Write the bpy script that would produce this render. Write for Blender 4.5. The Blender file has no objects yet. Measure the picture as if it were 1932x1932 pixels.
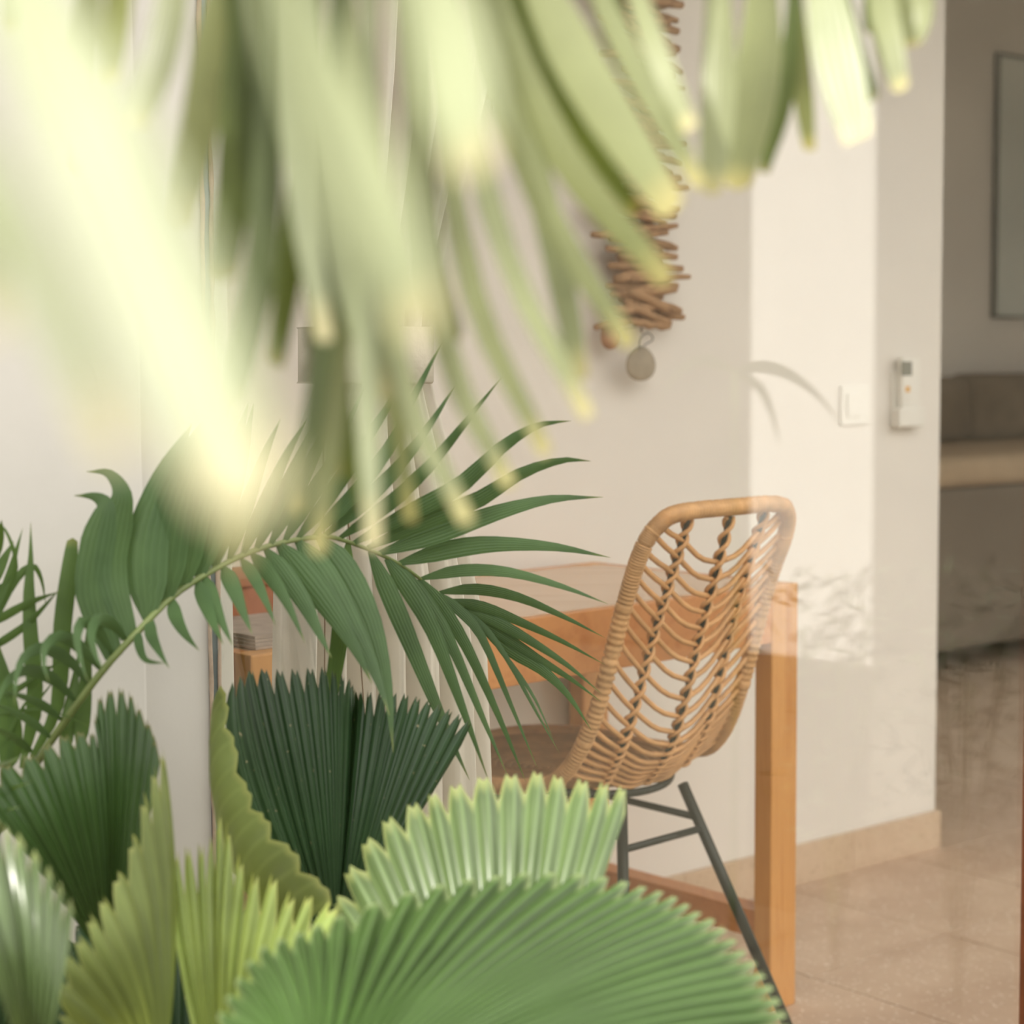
import bpy, bmesh, math, random
from mathutils import Vector, Matrix
random.seed(7)
V = Vector
scene = bpy.context.scene
COL = scene.collection

# ------------------------------------------------------------------ camera
FPX, PITCH, ROLL, HC = 3482.7, 0.0789, -0.0053, 1.128
CX = CY = 966.0
CAM = V((0, 0, HC))
_c, _s = math.cos(PITCH), math.sin(PITCH)
FW = V((0, _c, -_s)); _up0 = V((0, _s, _c)); _rt0 = V((1, 0, 0))
RT = _rt0 * math.cos(ROLL) + _up0 * math.sin(ROLL)
UP = _up0 * math.cos(ROLL) - _rt0 * math.sin(ROLL)
cam_data = bpy.data.cameras.new('camera')
cam = bpy.data.objects.new('camera', cam_data); COL.objects.link(cam)
cam.matrix_world = Matrix(((RT.x, UP.x, -FW.x, 0), (RT.y, UP.y, -FW.y, 0), (RT.z, UP.z, -FW.z, HC), (0, 0, 0, 1)))
cam_data.sensor_width = 36.0
cam_data.lens = FPX / 1932.0 * 36.0
cam_data.clip_start = 0.02
cam_data.dof.use_dof = True
cam_data.dof.focus_distance = 2.12
cam_data.dof.aperture_fstop = cam_data.lens / 13.0
scene.camera = cam

# ------------------------------------------------------------------ light
world = bpy.data.worlds.new('hazy_sky'); scene.world = world; world.use_nodes = True
bg = world.node_tree.nodes['Background']
bg.inputs[0].default_value = (1.0, 0.955, 0.905, 1); bg.inputs[1].default_value = 2.15
sun_d = bpy.data.lights.new('sun', 'SUN'); sun_d.energy = 6.5; sun_d.angle = math.radians(2.0); sun_d.color = (1.0, 0.95, 0.85)
sun = bpy.data.objects.new('sun', sun_d); COL.objects.link(sun)
SUN_FROM = V((-0.50, -0.18, 0.85)).normalized()
sun.rotation_euler = SUN_FROM.to_track_quat('Z', 'Y').to_euler()
vs = scene.view_settings
vs.view_transform = 'Standard'; vs.look = 'None'; vs.gamma = 1.0; vs.exposure = 0.5; vs.use_curve_mapping = False

# ------------------------------------------------------------------ frame of the place
def pt(x, y, D):                       # a point seen at pixel x, y, D metres along the view axis
    return CAM + (FW + RT * ((x - CX) / FPX) - UP * ((y - CY) / FPX)) * D
def on_plane(x, y, P, N):
    d = FW + RT * ((x - CX) / FPX) - UP * ((y - CY) / FPX)
    return CAM + d * ((P - CAM).dot(N) / d.dot(N))
TH = 0.8224                            # desk direction
U = V((math.sin(TH), math.cos(TH), 0)); VV = V((-math.cos(TH), math.sin(TH), 0))
DC = V((0.497, 3.189, 0))              # desk, front right corner on the floor
TW = 0.885                             # back wall direction
UW = V((math.sin(TW), math.cos(TW), 0)); VW = V((-math.cos(TW), math.sin(TW), 0))
WP = DC + VV * 0.512
TG = math.radians(56)
UG = V((math.sin(TG), math.cos(TG), 0)); NG = V((-math.cos(TG), math.sin(TG), 0))   # along the glass / into the room
GP = V((-0.315, 1.92, 0))
def glass_D(x):                        # distance of the glass along the axis at column x
    p = on_plane(x, 700, GP, NG); return (p - CAM).dot(FW)
def mirror(P):
    return P - NG * (2 * (P - GP).dot(NG))

# ------------------------------------------------------------------ materials
MATS = {}
def new_mat(name):
    m = bpy.data.materials.new(name); m.use_nodes = True
    nt = m.node_tree; nt.nodes.clear()
    out = nt.nodes.new('ShaderNodeOutputMaterial')
    MATS[name] = m
    return m, nt, out
def nd(nt, t, **kw):
    n = nt.nodes.new(t)
    for k, v in kw.items():
        if k.startswith('_'): setattr(n, k[1:], v)
        else: n.inputs[k.replace('__', ' ')].default_value = v
    return n
def ramp(nt, fac, stops):
    r = nt.nodes.new('ShaderNodeValToRGB')
    while len(r.color_ramp.elements) < len(stops): r.color_ramp.elements.new(0.5)
    for e, (p, c) in zip(r.color_ramp.elements, stops):
        e.position = p; e.color = (*c, 1)
    nt.links.new(fac, r.inputs[0]); return r.outputs[0]
def plain(name, col, rough=0.6, metal=0.0, noise=0.0, scale=20.0, bump=0.0, bscale=80.0, coat=0.0):
    m, nt, out = new_mat(name)
    b = nd(nt, 'ShaderNodeBsdfPrincipled', Roughness=rough, Metallic=metal)
    b.inputs['Base Color'].default_value = (*col, 1)
    tc = nd(nt, 'ShaderNodeTexCoord')
    if noise:
        n = nd(nt, 'ShaderNodeTexNoise', Scale=scale, Detail=5.0)
        nt.links.new(tc.outputs['Object'], n.inputs['Vector'])
        lo = tuple(max(0, c * (1 - noise)) for c in col); hi = tuple(min(1, c * (1 + noise)) for c in col)
        nt.links.new(ramp(nt, n.outputs[0], [(0.3, lo), (0.7, hi)]), b.inputs['Base Color'])
    if bump:
        n2 = nd(nt, 'ShaderNodeTexNoise', Scale=bscale, Detail=4.0)
        nt.links.new(tc.outputs['Object'], n2.inputs['Vector'])
        bp = nd(nt, 'ShaderNodeBump', Strength=bump, Distance=0.002)
        nt.links.new(n2.outputs[0], bp.inputs['Height']); nt.links.new(bp.outputs[0], b.inputs['Normal'])
    if coat: b.inputs['Coat Weight'].default_value = coat
    nt.links.new(b.outputs[0], out.inputs[0])
    return m
def wood(name, dark, light, axis_scale, rough=0.45):
    m, nt, out = new_mat(name)
    b = nd(nt, 'ShaderNodeBsdfPrincipled', Roughness=rough)
    tc = nd(nt, 'ShaderNodeTexCoord')
    mp = nd(nt, 'ShaderNodeMapping'); mp.inputs['Scale'].default_value = axis_scale
    nt.links.new(tc.outputs['Object'], mp.inputs['Vector'])
    n = nd(nt, 'ShaderNodeTexNoise', Scale=1.0, Detail=6.0, Roughness=0.6, Distortion=0.6)
    nt.links.new(mp.outputs[0], n.inputs['Vector'])
    nt.links.new(ramp(nt, n.outputs[0], [(0.28, dark), (0.52, light), (0.75, tuple(0.5 * (a + c) for a, c in zip(dark, light)))]), b.inputs['Base Color'])
    bp = nd(nt, 'ShaderNodeBump', Strength=0.15, Distance=0.001)
    nt.links.new(n.outputs[0], bp.inputs['Height']); nt.links.new(bp.outputs[0], b.inputs['Normal'])
    nt.links.new(b.outputs[0], out.inputs[0]); return m
def leaf_mat(name, col, tip, trans, rough=0.38, stripes=0.0, tip_at=0.93, tcol=None, spec=0.5, spots=0.0, stripe_f=2.0):
    """u runs across the blade (whole number per pleat), v from base to tip"""
    m, nt, out = new_mat(name)
    b = nd(nt, 'ShaderNodeBsdfPrincipled', Roughness=rough)
    b.inputs['Specular IOR Level'].default_value = spec
    uv = nd(nt, 'ShaderNodeUVMap'); sx = nd(nt, 'ShaderNodeSeparateXYZ')
    nt.links.new(uv.outputs[0], sx.inputs[0])
    tc = nd(nt, 'ShaderNodeTexCoord')
    n = nd(nt, 'ShaderNodeTexNoise', Scale=9.0, Detail=4.0)
    nt.links.new(tc.outputs['Object'], n.inputs['Vector'])
    lo = tuple(c * 0.72 for c in col); hi = tuple(c * 1.25 for c in col)
    c0 = ramp(nt, n.outputs[0], [(0.32, lo), (0.68, hi)])
    mm = nd(nt, 'ShaderNodeMath', _operation='MULTIPLY'); mm.inputs[1].default_value = stripe_f * math.pi * 2
    nt.links.new(sx.outputs[0], mm.inputs[0])
    sn = nd(nt, 'ShaderNodeMath', _operation='SINE'); nt.links.new(mm.outputs[0], sn.inputs[0])
    if stripes:
        mx = nd(nt, 'ShaderNodeMix', _data_type='RGBA')
        f = nd(nt, 'ShaderNodeMapRange'); f.inputs['From Min'].default_value = 0.55; f.inputs['From Max'].default_value = 1.0; f.inputs['To Max'].default_value = stripes
        nt.links.new(sn.outputs[0], f.inputs[0]); nt.links.new(f.outputs[0], mx.inputs[0])
        nt.links.new(c0, mx.inputs[6]); mx.inputs[7].default_value = (*[min(1, c * 2.0 + 0.03) for c in col], 1)
        c0 = mx.outputs[2]
    if spots:                          # pale dust specks
        n3 = nd(nt, 'ShaderNodeTexNoise', Scale=160.0, Detail=2.0); nt.links.new(tc.outputs['Object'], n3.inputs['Vector'])
        f3 = nd(nt, 'ShaderNodeMapRange'); f3.inputs['From Min'].default_value = 0.70; f3.inputs['From Max'].default_value = 0.78; f3.inputs['To Max'].default_value = spots
        nt.links.new(n3.outputs[0], f3.inputs[0])
        mx3 = nd(nt, 'ShaderNodeMix', _data_type='RGBA'); nt.links.new(f3.outputs[0], mx3.inputs[0])
        nt.links.new(c0, mx3.inputs[6]); mx3.inputs[7].default_value = (0.45, 0.38, 0.24, 1); c0 = mx3.outputs[2]
    mt = nd(nt, 'ShaderNodeMix', _data_type='RGBA')
    ft = nd(nt, 'ShaderNodeMapRange'); ft.inputs['From Min'].default_value = tip_at; ft.inputs['From Max'].default_value = min(1.0, tip_at + 0.1)
    nt.links.new(sx.outputs[1], ft.inputs[0]); nt.links.new(ft.outputs[0], mt.inputs[0])
    nt.links.new(c0, mt.inputs[6]); mt.inputs[7].default_value = (*tip, 1)
    cc = mt.outputs[2]
    nt.links.new(cc, b.inputs['Base Color'])
    bp = nd(nt, 'ShaderNodeBump', Strength=0.25, Distance=0.0008)
    nt.links.new(sn.outputs[0], bp.inputs['Height']); nt.links.new(bp.outputs[0], b.inputs['Normal'])
    t = nd(nt, 'ShaderNodeBsdfTranslucent')
    hs = nd(nt, 'ShaderNodeMix', _data_type='RGBA', _blend_type='MULTIPLY'); hs.inputs[0].default_value = 1.0
    nt.links.new(cc, hs.inputs[6]); hs.inputs[7].default_value = (*(tcol or (1.5, 1.35, 0.6)), 1)
    nt.links.new(hs.outputs[2], t.inputs[0])
    mxs = nd(nt, 'ShaderNodeMixShader'); mxs.inputs[0].default_value = trans
    nt.links.new(b.outputs[0], mxs.inputs[1]); nt.links.new(t.outputs[0], mxs.inputs[2])
    nt.links.new(mxs.outputs[0], out.inputs[0]); return m

plain('wall_paint', (0.81, 0.775, 0.725), 0.85, noise=0.02, scale=3, bump=0.06, bscale=120)
plain('wall_outside', (0.57, 0.555, 0.515), 0.85, noise=0.06, scale=4, bump=0.15, bscale=60)
plain('ceiling_paint', (0.78, 0.75, 0.69), 0.9)
plain('pillar_white', (0.93, 0.92, 0.89), 0.8, noise=0.03)
plain('white_frame', (0.80, 0.78, 0.72), 0.5)
plain('channel_metal', (0.26, 0.31, 0.33), 0.4, 0.7, noise=0.2, scale=30)
plain('sealant', (0.42, 0.33, 0.25), 0.8, noise=0.25, scale=40)
plain('black_metal', (0.016, 0.022, 0.018), 0.42, 0.3)
plain('white_plastic', (0.82, 0.80, 0.74), 0.4)
plain('screen_grey', (0.17, 0.17, 0.12), 0.3)
plain('orange_button', (0.75, 0.42, 0.12), 0.5)
plain('string', (0.16, 0.10, 0.06), 0.9)
plain('stone_grey', (0.34, 0.29, 0.22), 0.8, noise=0.2, scale=30, bump=0.3)
plain('shell', (0.40, 0.20, 0.10), 0.5, noise=0.3, scale=40)
plain('soil', (0.10, 0.075, 0.05), 0.95, noise=0.5, scale=14, bump=0.5, bscale=30)
plain('paving', (0.11, 0.10, 0.07), 0.85, noise=0.12, scale=5)
plain('headboard_cloth', (0.22, 0.17, 0.115), 0.9, noise=0.1, scale=10)
plain('blanket', (0.50, 0.38, 0.25), 0.9, noise=0.06, scale=8)
plain('bed_base', (0.20, 0.165, 0.125), 0.9)
plain('mirror_pale_panel', (0.74, 0.82, 0.80), 0.12, 0.25)  # pale tint painted in for what the mirror would reflect
plain('mirror_frame', (0.05, 0.055, 0.045), 0.5)
plain('backdrop_dark', (0.13, 0.115, 0.085), 0.9, noise=0.4, scale=2.5)
plain('bark', (0.17, 0.135, 0.09), 0.9, noise=0.4, scale=18, bump=0.5, bscale=40)
plain('terracotta', (0.45, 0.17, 0.085), 0.7, noise=0.1)
plain('paper_grey', (0.48, 0.40, 0.34), 0.8, noise=0.15, scale=30)
plain('wood_red', (0.30, 0.10, 0.04), 0.5, noise=0.2)
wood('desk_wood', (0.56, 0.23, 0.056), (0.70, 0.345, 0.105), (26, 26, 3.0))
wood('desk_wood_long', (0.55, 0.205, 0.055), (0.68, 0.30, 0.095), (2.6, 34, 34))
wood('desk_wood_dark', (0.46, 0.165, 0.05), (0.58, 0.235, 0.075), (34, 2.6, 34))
wood('desk_top_glare', (0.56, 0.36, 0.225), (0.66, 0.46, 0.315), (2.2, 26, 26), 0.25)  # paler and pinker than the legs: glare on the top put into the colour
plain('rattan', (0.66, 0.36, 0.15), 0.5, noise=0.16, scale=22, coat=0.1)
plain('rattan_wrap', (0.65, 0.37, 0.165), 0.5, noise=0.2, scale=30)
plain('seat_weave', (0.42, 0.235, 0.095), 0.65, noise=0.25, scale=30)
wood('driftwood', (0.20, 0.105, 0.05), (0.42, 0.245, 0.125), (14, 50, 50), 0.8)

def stone_mat(name, a, b_, c):
    m, nt, out = new_mat(name)
    b = nd(nt, 'ShaderNodeBsdfPrincipled', Roughness=0.55)
    tc = nd(nt, 'ShaderNodeTexCoord')
    n = nd(nt, 'ShaderNodeTexNoise', Scale=6.0, Detail=8.0, Roughness=0.65); nt.links.new(tc.outputs['Object'], n.inputs['Vector'])
    base = ramp(nt, n.outputs[0], [(0.3, a), (0.7, b_)])
    vo = nd(nt, 'ShaderNodeTexVoronoi', Scale=70.0); nt.links.new(tc.outputs['Object'], vo.inputs['Vector'])
    f = nd(nt, 'ShaderNodeMapRange'); f.inputs['From Min'].default_value = 0.12; f.inputs['From Max'].default_value = 0.28; f.inputs['To Min'].default_value = 1.3; f.inputs['To Max'].default_value = 0.0
    nt.links.new(vo.outputs['Distance'], f.inputs[0])
    n2 = nd(nt, 'ShaderNodeTexNoise', Scale=26.0, Detail=3.0); nt.links.new(tc.outputs['Object'], n2.inputs['Vector'])
    mu = nd(nt, 'ShaderNodeMath', _operation='MULTIPLY'); nt.links.new(f.outputs[0], mu.inputs[0]); nt.links.new(n2.outputs[0], mu.inputs[1])
    mx = nd(nt, 'ShaderNodeMix', _data_type='RGBA'); nt.links.new(mu.outputs[0], mx.inputs[0])
    nt.links.new(base, mx.inputs[6]); mx.inputs[7].default_value = (*c, 1)
    nt.links.new(mx.outputs[2], b.inputs['Base Color']); nt.links.new(b.outputs[0], out.inputs[0]); return m
stone_mat('floor_stone', (0.50, 0.355, 0.25), (0.63, 0.475, 0.35), (0.90, 0.80, 0.68))
stone_mat('skirting_stone', (0.58, 0.43, 0.30), (0.70, 0.55, 0.40), (0.40, 0.27, 0.17))

def glass_material():
    m, nt, out = new_mat('window_glass')
    t = nd(nt, 'ShaderNodeBsdfTransparent'); t.inputs[0].default_value = (0.985, 0.985, 0.975, 1)
    g = nd(nt, 'ShaderNodeBsdfGlossy', Roughness=0.0); g.inputs[0].default_value = (1, 1, 1, 1)
    ge = nd(nt, 'ShaderNodeNewGeometry')
    dp_ = nd(nt, 'ShaderNodeVectorMath', _operation='DOT_PRODUCT'); nt.links.new(ge.outputs['Normal'], dp_.inputs[0]); nt.links.new(ge.outputs['Incoming'], dp_.inputs[1])
    ab = nd(nt, 'ShaderNodeMath', _operation='ABSOLUTE'); nt.links.new(dp_.outputs['Value'], ab.inputs[0])
    on = nd(nt, 'ShaderNodeMath', _operation='SUBTRACT'); on.inputs[0].default_value = 1.0; nt.links.new(ab.outputs[0], on.inputs[1])
    pw = nd(nt, 'ShaderNodeMath', _operation='POWER'); pw.inputs[1].default_value = 5.0; nt.links.new(on.outputs[0], pw.inputs[0])
    fr = nd(nt, 'ShaderNodeMath', _operation='MULTIPLY_ADD'); fr.inputs[1].default_value = 0.93; fr.inputs[2].default_value = 0.065; nt.links.new(pw.outputs[0], fr.inputs[0])
    mx = nd(nt, 'ShaderNodeMixShader')
    nt.links.new(fr.outputs[0], mx.inputs[0]); nt.links.new(t.outputs[0], mx.inputs[1]); nt.links.new(g.outputs[0], mx.inputs[2])
    nt.links.new(mx.outputs[0], out.inputs[0])
glass_material()
def curtain_material():
    m, nt, out = new_mat('curtain_cloth')
    b = nd(nt, 'ShaderNodeBsdfPrincipled', Roughness=0.9); b.inputs['Base Color'].default_value = (0.82, 0.79, 0.72, 1)
    t = nd(nt, 'ShaderNodeBsdfTranslucent'); t.inputs[0].default_value = (0.82, 0.79, 0.72, 1)
    tc = nd(nt, 'ShaderNodeTexCoord'); n = nd(nt, 'ShaderNodeTexNoise', Scale=220.0); nt.links.new(tc.outputs['Object'], n.inputs['Vector'])
    bp = nd(nt, 'ShaderNodeBump', Strength=0.1, Distance=0.001); nt.links.new(n.outputs[0], bp.inputs['Height']); nt.links.new(bp.outputs[0], b.inputs['Normal'])
    mx = nd(nt, 'ShaderNodeMixShader'); mx.inputs[0].default_value = 0.3
    nt.links.new(b.outputs[0], mx.inputs[1]); nt.links.new(t.outputs[0], mx.inputs[2]); nt.links.new(mx.outputs[0], out.inputs[0])
curtain_material()
plain('curtain_band', (0.60, 0.56, 0.47), 0.9, bump=0.4, bscale=150)

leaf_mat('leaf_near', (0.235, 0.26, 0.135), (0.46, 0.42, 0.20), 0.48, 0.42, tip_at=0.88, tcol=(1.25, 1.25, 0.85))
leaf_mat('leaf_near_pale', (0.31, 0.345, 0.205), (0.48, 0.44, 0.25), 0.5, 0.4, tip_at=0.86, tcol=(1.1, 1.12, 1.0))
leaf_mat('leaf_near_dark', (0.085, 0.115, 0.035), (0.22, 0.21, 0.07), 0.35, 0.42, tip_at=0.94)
leaf_mat('leaf_arch', (0.066, 0.120, 0.046), (0.16, 0.19, 0.06), 0.25, 0.40, stripes=0.15, tip_at=0.9, spec=0.25)
leaf_mat('leaf_left', (0.075, 0.135, 0.035), (0.18, 0.21, 0.07), 0.28, 0.38, tip_at=0.92, spec=0.25)
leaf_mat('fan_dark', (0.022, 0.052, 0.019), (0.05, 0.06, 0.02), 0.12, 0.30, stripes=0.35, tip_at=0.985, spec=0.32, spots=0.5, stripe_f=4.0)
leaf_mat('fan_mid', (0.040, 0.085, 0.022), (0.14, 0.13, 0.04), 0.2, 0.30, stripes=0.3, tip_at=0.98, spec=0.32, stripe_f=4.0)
leaf_mat('fan_bright', (0.064, 0.100, 0.034), (0.19, 0.22, 0.08), 0.22, 0.30, stripes=0.5, tip_at=0.955, spec=0.55, stripe_f=2.0)  # ridge sheen painted in as pale stripes
leaf_mat('fan_front', (0.036, 0.074, 0.015), (0.17, 0.22, 0.10), 0.25, 0.34, stripes=0.8, tip_at=0.96, spec=0.35, stripe_f=2.0)  # strong light stripes paint a sheen along the pleat ridges
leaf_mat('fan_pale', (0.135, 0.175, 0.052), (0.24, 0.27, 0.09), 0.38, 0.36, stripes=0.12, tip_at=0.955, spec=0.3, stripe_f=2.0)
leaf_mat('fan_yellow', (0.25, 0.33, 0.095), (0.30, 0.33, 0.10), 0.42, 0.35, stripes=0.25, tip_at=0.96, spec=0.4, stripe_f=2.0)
plain('stem_green', (0.13, 0.17, 0.05), 0.5, noise=0.25, scale=25)
plain('shrub_leaf', (0.16, 0.19, 0.11), 0.6, noise=0.3)

# ------------------------------------------------------------------ mesh helpers
def link_mesh(name, verts, faces, mat, parent=None, smooth=True, uvs=None):
    me = bpy.data.meshes.new(name)
    me.from_pydata([tuple(v) for v in verts], [], faces)
    if smooth: me.polygons.foreach_set('use_smooth', [True] * len(me.polygons))
    if uvs is not None:
        ul = me.uv_layers.new(name='UVMap')
        for l in me.loops: ul.data[l.index].uv = uvs[l.vertex_index]
    me.update()
    if mat: me.materials.append(MATS[mat])
    o = bpy.data.objects.new(name, me); COL.objects.link(o)
    if parent:
        o.parent = parent; o.matrix_parent_inverse = parent_world(parent).inverted()
    return o
def parent_world(p):
    m = p.matrix_basis.copy()
    if p.parent: m = parent_world(p.parent) @ p.matrix_parent_inverse @ m
    return m
def empty(name, loc):
    o = bpy.data.objects.new(name, None); o.location = loc; o.empty_display_size = 0.05; COL.objects.link(o); return o
def tag(o, label, cat, group=None, kind=None):
    o['label'] = label; o['category'] = cat
    if group: o['group'] = group
    if kind: o['kind'] = kind
    return o
def struct(o): o['kind'] = 'structure'; return o

class MB:
    def __init__(s): s.v = []; s.f = []
    def box(s, O, A, B, C, bevel=0.0):
        """box spanned from corner O by vectors A, B, C, edges bevelled when asked"""
        bm = bmesh.new()
        vs = [bm.verts.new(O + A * i + B * j + C * k) for i in (0, 1) for j in (0, 1) for k in (0, 1)]
        for q in ((0, 1, 3, 2), (4, 6, 7, 5), (0, 4, 5, 1), (2, 3, 7, 6), (0, 2, 6, 4), (1, 5, 7, 3)):
            bm.faces.new([vs[i] for i in q])
        bmesh.ops.recalc_face_normals(bm, faces=bm.faces)
        if bevel: bmesh.ops.bevel(bm, geom=bm.edges[:], offset=bevel, segments=2, affect='EDGES', profile=0.6)
        bm.verts.ensure_lookup_table(); n = len(s.v)
        for i, v in enumerate(bm.verts): v.index = i
        s.v += [v.co.copy() for v in bm.verts]; s.f += [[v.index + n for v in f.verts] for f in bm.faces]
        bm.free(); return s
    def tube(s, pts, rad, k=8, cap=True, flat=1.0):
        n0 = len(s.v); N = len(pts)
        rad = rad if callable(rad) else (lambda t, r=rad: r)
        prev = None
        for i, p in enumerate(pts):
            T = (pts[min(i + 1, N - 1)] - pts[max(i - 1, 0)]).normalized()
            if prev is None:
                a = V((0, 0, 1)) if abs(T.z) < 0.9 else V((1, 0, 0)); S = T.cross(a).normalized()
            else:
                S = (prev - T * prev.dot(T)).normalized()
            prev = S; Q = T.cross(S); r = rad(i / max(1, N - 1))
            for j in range(k):
                a = 2 * math.pi * j / k
                s.v.append(p + S * (math.cos(a) * r) + Q * (math.sin(a) * r * flat))
        for i in range(N - 1):
            for j in range(k):
                a = n0 + i * k + j; b = n0 + i * k + (j + 1) % k
                s.f.append([a, b, b + k, a + k])
        if cap:
            s.f.append([n0 + j for j in range(k)][::-1]); s.f.append([n0 + (N - 1) * k + j for j in range(k)])
        return s
    def build(s, name, mat, parent=None, smooth=True):
        return link_mesh(name, s.v, s.f, mat, parent, smooth)
def cr(P, n):
    """Catmull-Rom through P, n+1 samples; P holds Vectors"""
    if len(P) == 2: return [P[0].lerp(P[1], i / n) for i in range(n + 1)]
    E = [P[0] * 2 - P[1]] + list(P) + [P[-1] * 2 - P[-2]]
    m = len(P) - 1; out = []
    for i in range(n + 1):
        t = i / n * m; k = min(int(t), m - 1); t -= k
        a, b, c, d = E[k:k + 4]
        out.append(0.5 * ((2 * b) + (c - a) * t + (2 * a - 5 * b + 4 * c - d) * t * t + (3 * b - a - 3 * c + d) * t ** 3))
    return out
def sample(P, t):
    n = len(P) - 1; x = max(0, min(n, t * n)); k = min(int(x), n - 1); return P[k].lerp(P[k + 1], x - k)

# ================================================================== THE SETTING
Z = V((0, 0, 1))
CEIL = 2.95
HEAD = 2.40
# outside ground
struct(MB().box(V((-7, -7, -0.34)), V((18, 0, 0)), V((0, 20, 0)), Z * 0.28).build('ground', 'paving', smooth=False))
struct(MB().box(GP - UG * 1.9 - NG * 1.15 - Z * 0.12, UG * 2.5, NG * 1.12, Z * 0.08, 0.01).build('planting_bed', 'soil', smooth=False))
# inside floor slab and its stone tiles
mb = MB(); A0 = GP - UG * 1.6
mb.box(A0 - Z * 0.12 + NG * 0.02, UG * 9.2, NG * 7.5, Z * 0.108)
floor = struct(mb.build('floor', 'sealant', smooth=False))
TS, JG = 0.40, 0.003
k = 0
base_t = DC + VW * (0.5 - 0.02) + UW * 0.13
for i in range(-4, 9):
    for j in range(-8, 11):
        c = base_t + UW * (i * TS) + VW * (j * TS)
        cc = c + UW * TS / 2 + VW * TS / 2
        if (cc - GP).dot(NG) < 0.10 or (cc - GP).dot(NG) > 7.2: continue
        if not (-1.4 < (cc - GP).dot(UG) < 5.2): continue
        # keep to what the room can show
        d = (cc - CAM); px = CX + FPX * d.dot(RT) / d.dot(FW)
        if px < 900 or px > 2500: continue
        if (cc - WP).dot(VW) > 0.3 and (cc - WP).dot(UW) < 0.7: continue
        MB().box(c + UW * JG / 2 + VW * JG / 2 - Z * 0.012, UW * (TS - JG), VW * (TS - JG), Z * (0.012 + random.uniform(-0.0003, 0.0003)), 0.0012).build('floor_tile', 'floor_stone', floor, False)
# back wall behind the desk, ends at a free corner on the right
WCORN = 1.083
wb = struct(MB().box(WP - UW * 2.4, UW * (2.4 + WCORN), VW * 0.16, Z * CEIL, 0.004).build('wall_back', 'wall_paint', smooth=False))
bb = struct(MB().box(WP - UW * 2.4 - VW * 0.006, UW * (2.4 + WCORN - 0.002), VW * 0.012, Z * 0.086).build('baseboard_back', 'sealant', smooth=False))
cut = [-2.4, -1.95, -1.35, -0.75, -0.15, 0.25, 0.775, WCORN + 0.004]
for a, b_ in zip(cut[:-1], cut[1:]):
    MB().box(WP + UW * (a + 0.001) - VW * 0.014, UW * (b_ - a - 0.002), VW * 0.012, Z * 0.0885, 0.0015).build('skirting_tile', 'skirting_stone', bb, False)
MB().box(WP + UW * (WCORN - 0.008) - VW * 0.002, UW * 0.012, VW * 0.16, Z * 0.0885, 0.0015).build('skirting_tile', 'skirting_stone', bb, False)
# far bedroom walls
struct(MB().box(WP + VW * 2.4 - UW * 0.2, UW * 7.6, VW * 0.15, Z * CEIL).build('wall_bedroom', 'wall_paint', smooth=False))
struct(MB().box(WP + VW * 0.16 - UW * 0.2, VW * 2.24, UW * 0.12, Z * CEIL).build('wall_partition', 'wall_paint', smooth=False))
struct(MB().box(GP - UG * 1.45 + NG * 0.02, UG * 0.12, NG * 2.6, Z * CEIL).build('wall_left', 'wall_paint', smooth=False))
struct(MB().box(GP + UG * 7.3 + NG * 0.02, UG * 0.15, NG * 7.0, Z * CEIL).build('wall_right', 'wall_paint', smooth=False))
struct(MB().box(GP - UG * 1.7 - NG * 0.12 + Z * CEIL, UG * 9.4, NG * 8.0, Z * 0.2).build('ceiling', 'ceiling_paint', smooth=False))
# outside wall left of the glass: a proud pier and a recessed strip beside the channel
def gx(x):                             # position along the glass at pixel column x (mid height)
    return (on_plane(x, 900, GP, NG) - GP).dot(UG)
e250, e380, e402 = gx(252), gx(381), gx(402)
struct(MB().box(GP + UG * (-2.2) - NG * 0.025 - Z * 0.05, UG * (2.2 + e250), NG * 0.17, Z * (CEIL + 0.05), 0.004).build('wall_front', 'wall_outside', smooth=False))
struct(MB().box(GP + UG * (e250 - 0.02) - NG * 0.006 - Z * 0.05, UG * (e380 - e250 + 0.021), NG * 0.14, Z * (CEIL + 0.05)).build('wall_reveal', 'wall_outside', smooth=False))
# the window: metal channel, white stile behind it, large pane, wooden stile on the right
win = struct(empty('window_1', GP))
ch = MB().box(GP + UG * (e380 + 0.0035) - NG * 0.008, UG * (e402 - e380 - 0.005), NG * 0.03, Z * CEIL, 0.001).build('channel', 'channel_metal', win, False)
mbs = MB()
for a in (e380 + 0.0005, e402 - 0.002):
    P = [GP + UG * (a + 0.0015 + random.uniform(-0.0006, 0.0006)) - NG * 0.009 + Z * (i * 0.02) for i in range(131)]
    mbs.tube(P, lambda t: 0.0022 + random.uniform(-0.0007, 0.0007), 6)
mbs.build('sealant_bead', 'sealant', ch)
s0 = gx(400); s1 = gx(463); sr = gx(1934) + 0.040
MB().box(GP + UG * s0 + NG * 0.035, UG * (s1 - s0), NG * 0.02, Z * HEAD, 0.002).build('stile', 'white_frame', win, False)
MB().box(GP + UG * (e402 - 0.004) + NG * 0.004, UG * (sr - e402 + 0.004), NG * 0.006, Z * HEAD).build('pane', 'window_glass', win, False)
MB().box(GP + UG * sr - NG * 0.02, UG * 0.045, NG * 0.05, Z * HEAD, 0.003).build('stile', 'wood_red', win, False)
MB().box(GP + UG * (sr + 0.044) + NG * 0.004, UG * 4.6, NG * 0.006, Z * HEAD).build('pane', 'window_glass', win, False)
struct(MB().box(GP + UG * (sr + 4.662), UG * (7.5 - sr - 4.7), NG * 0.16, Z * CEIL).build('wall_light_block', 'wall_outside', smooth=False))  # solid wall added out of view to dim the far room
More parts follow.
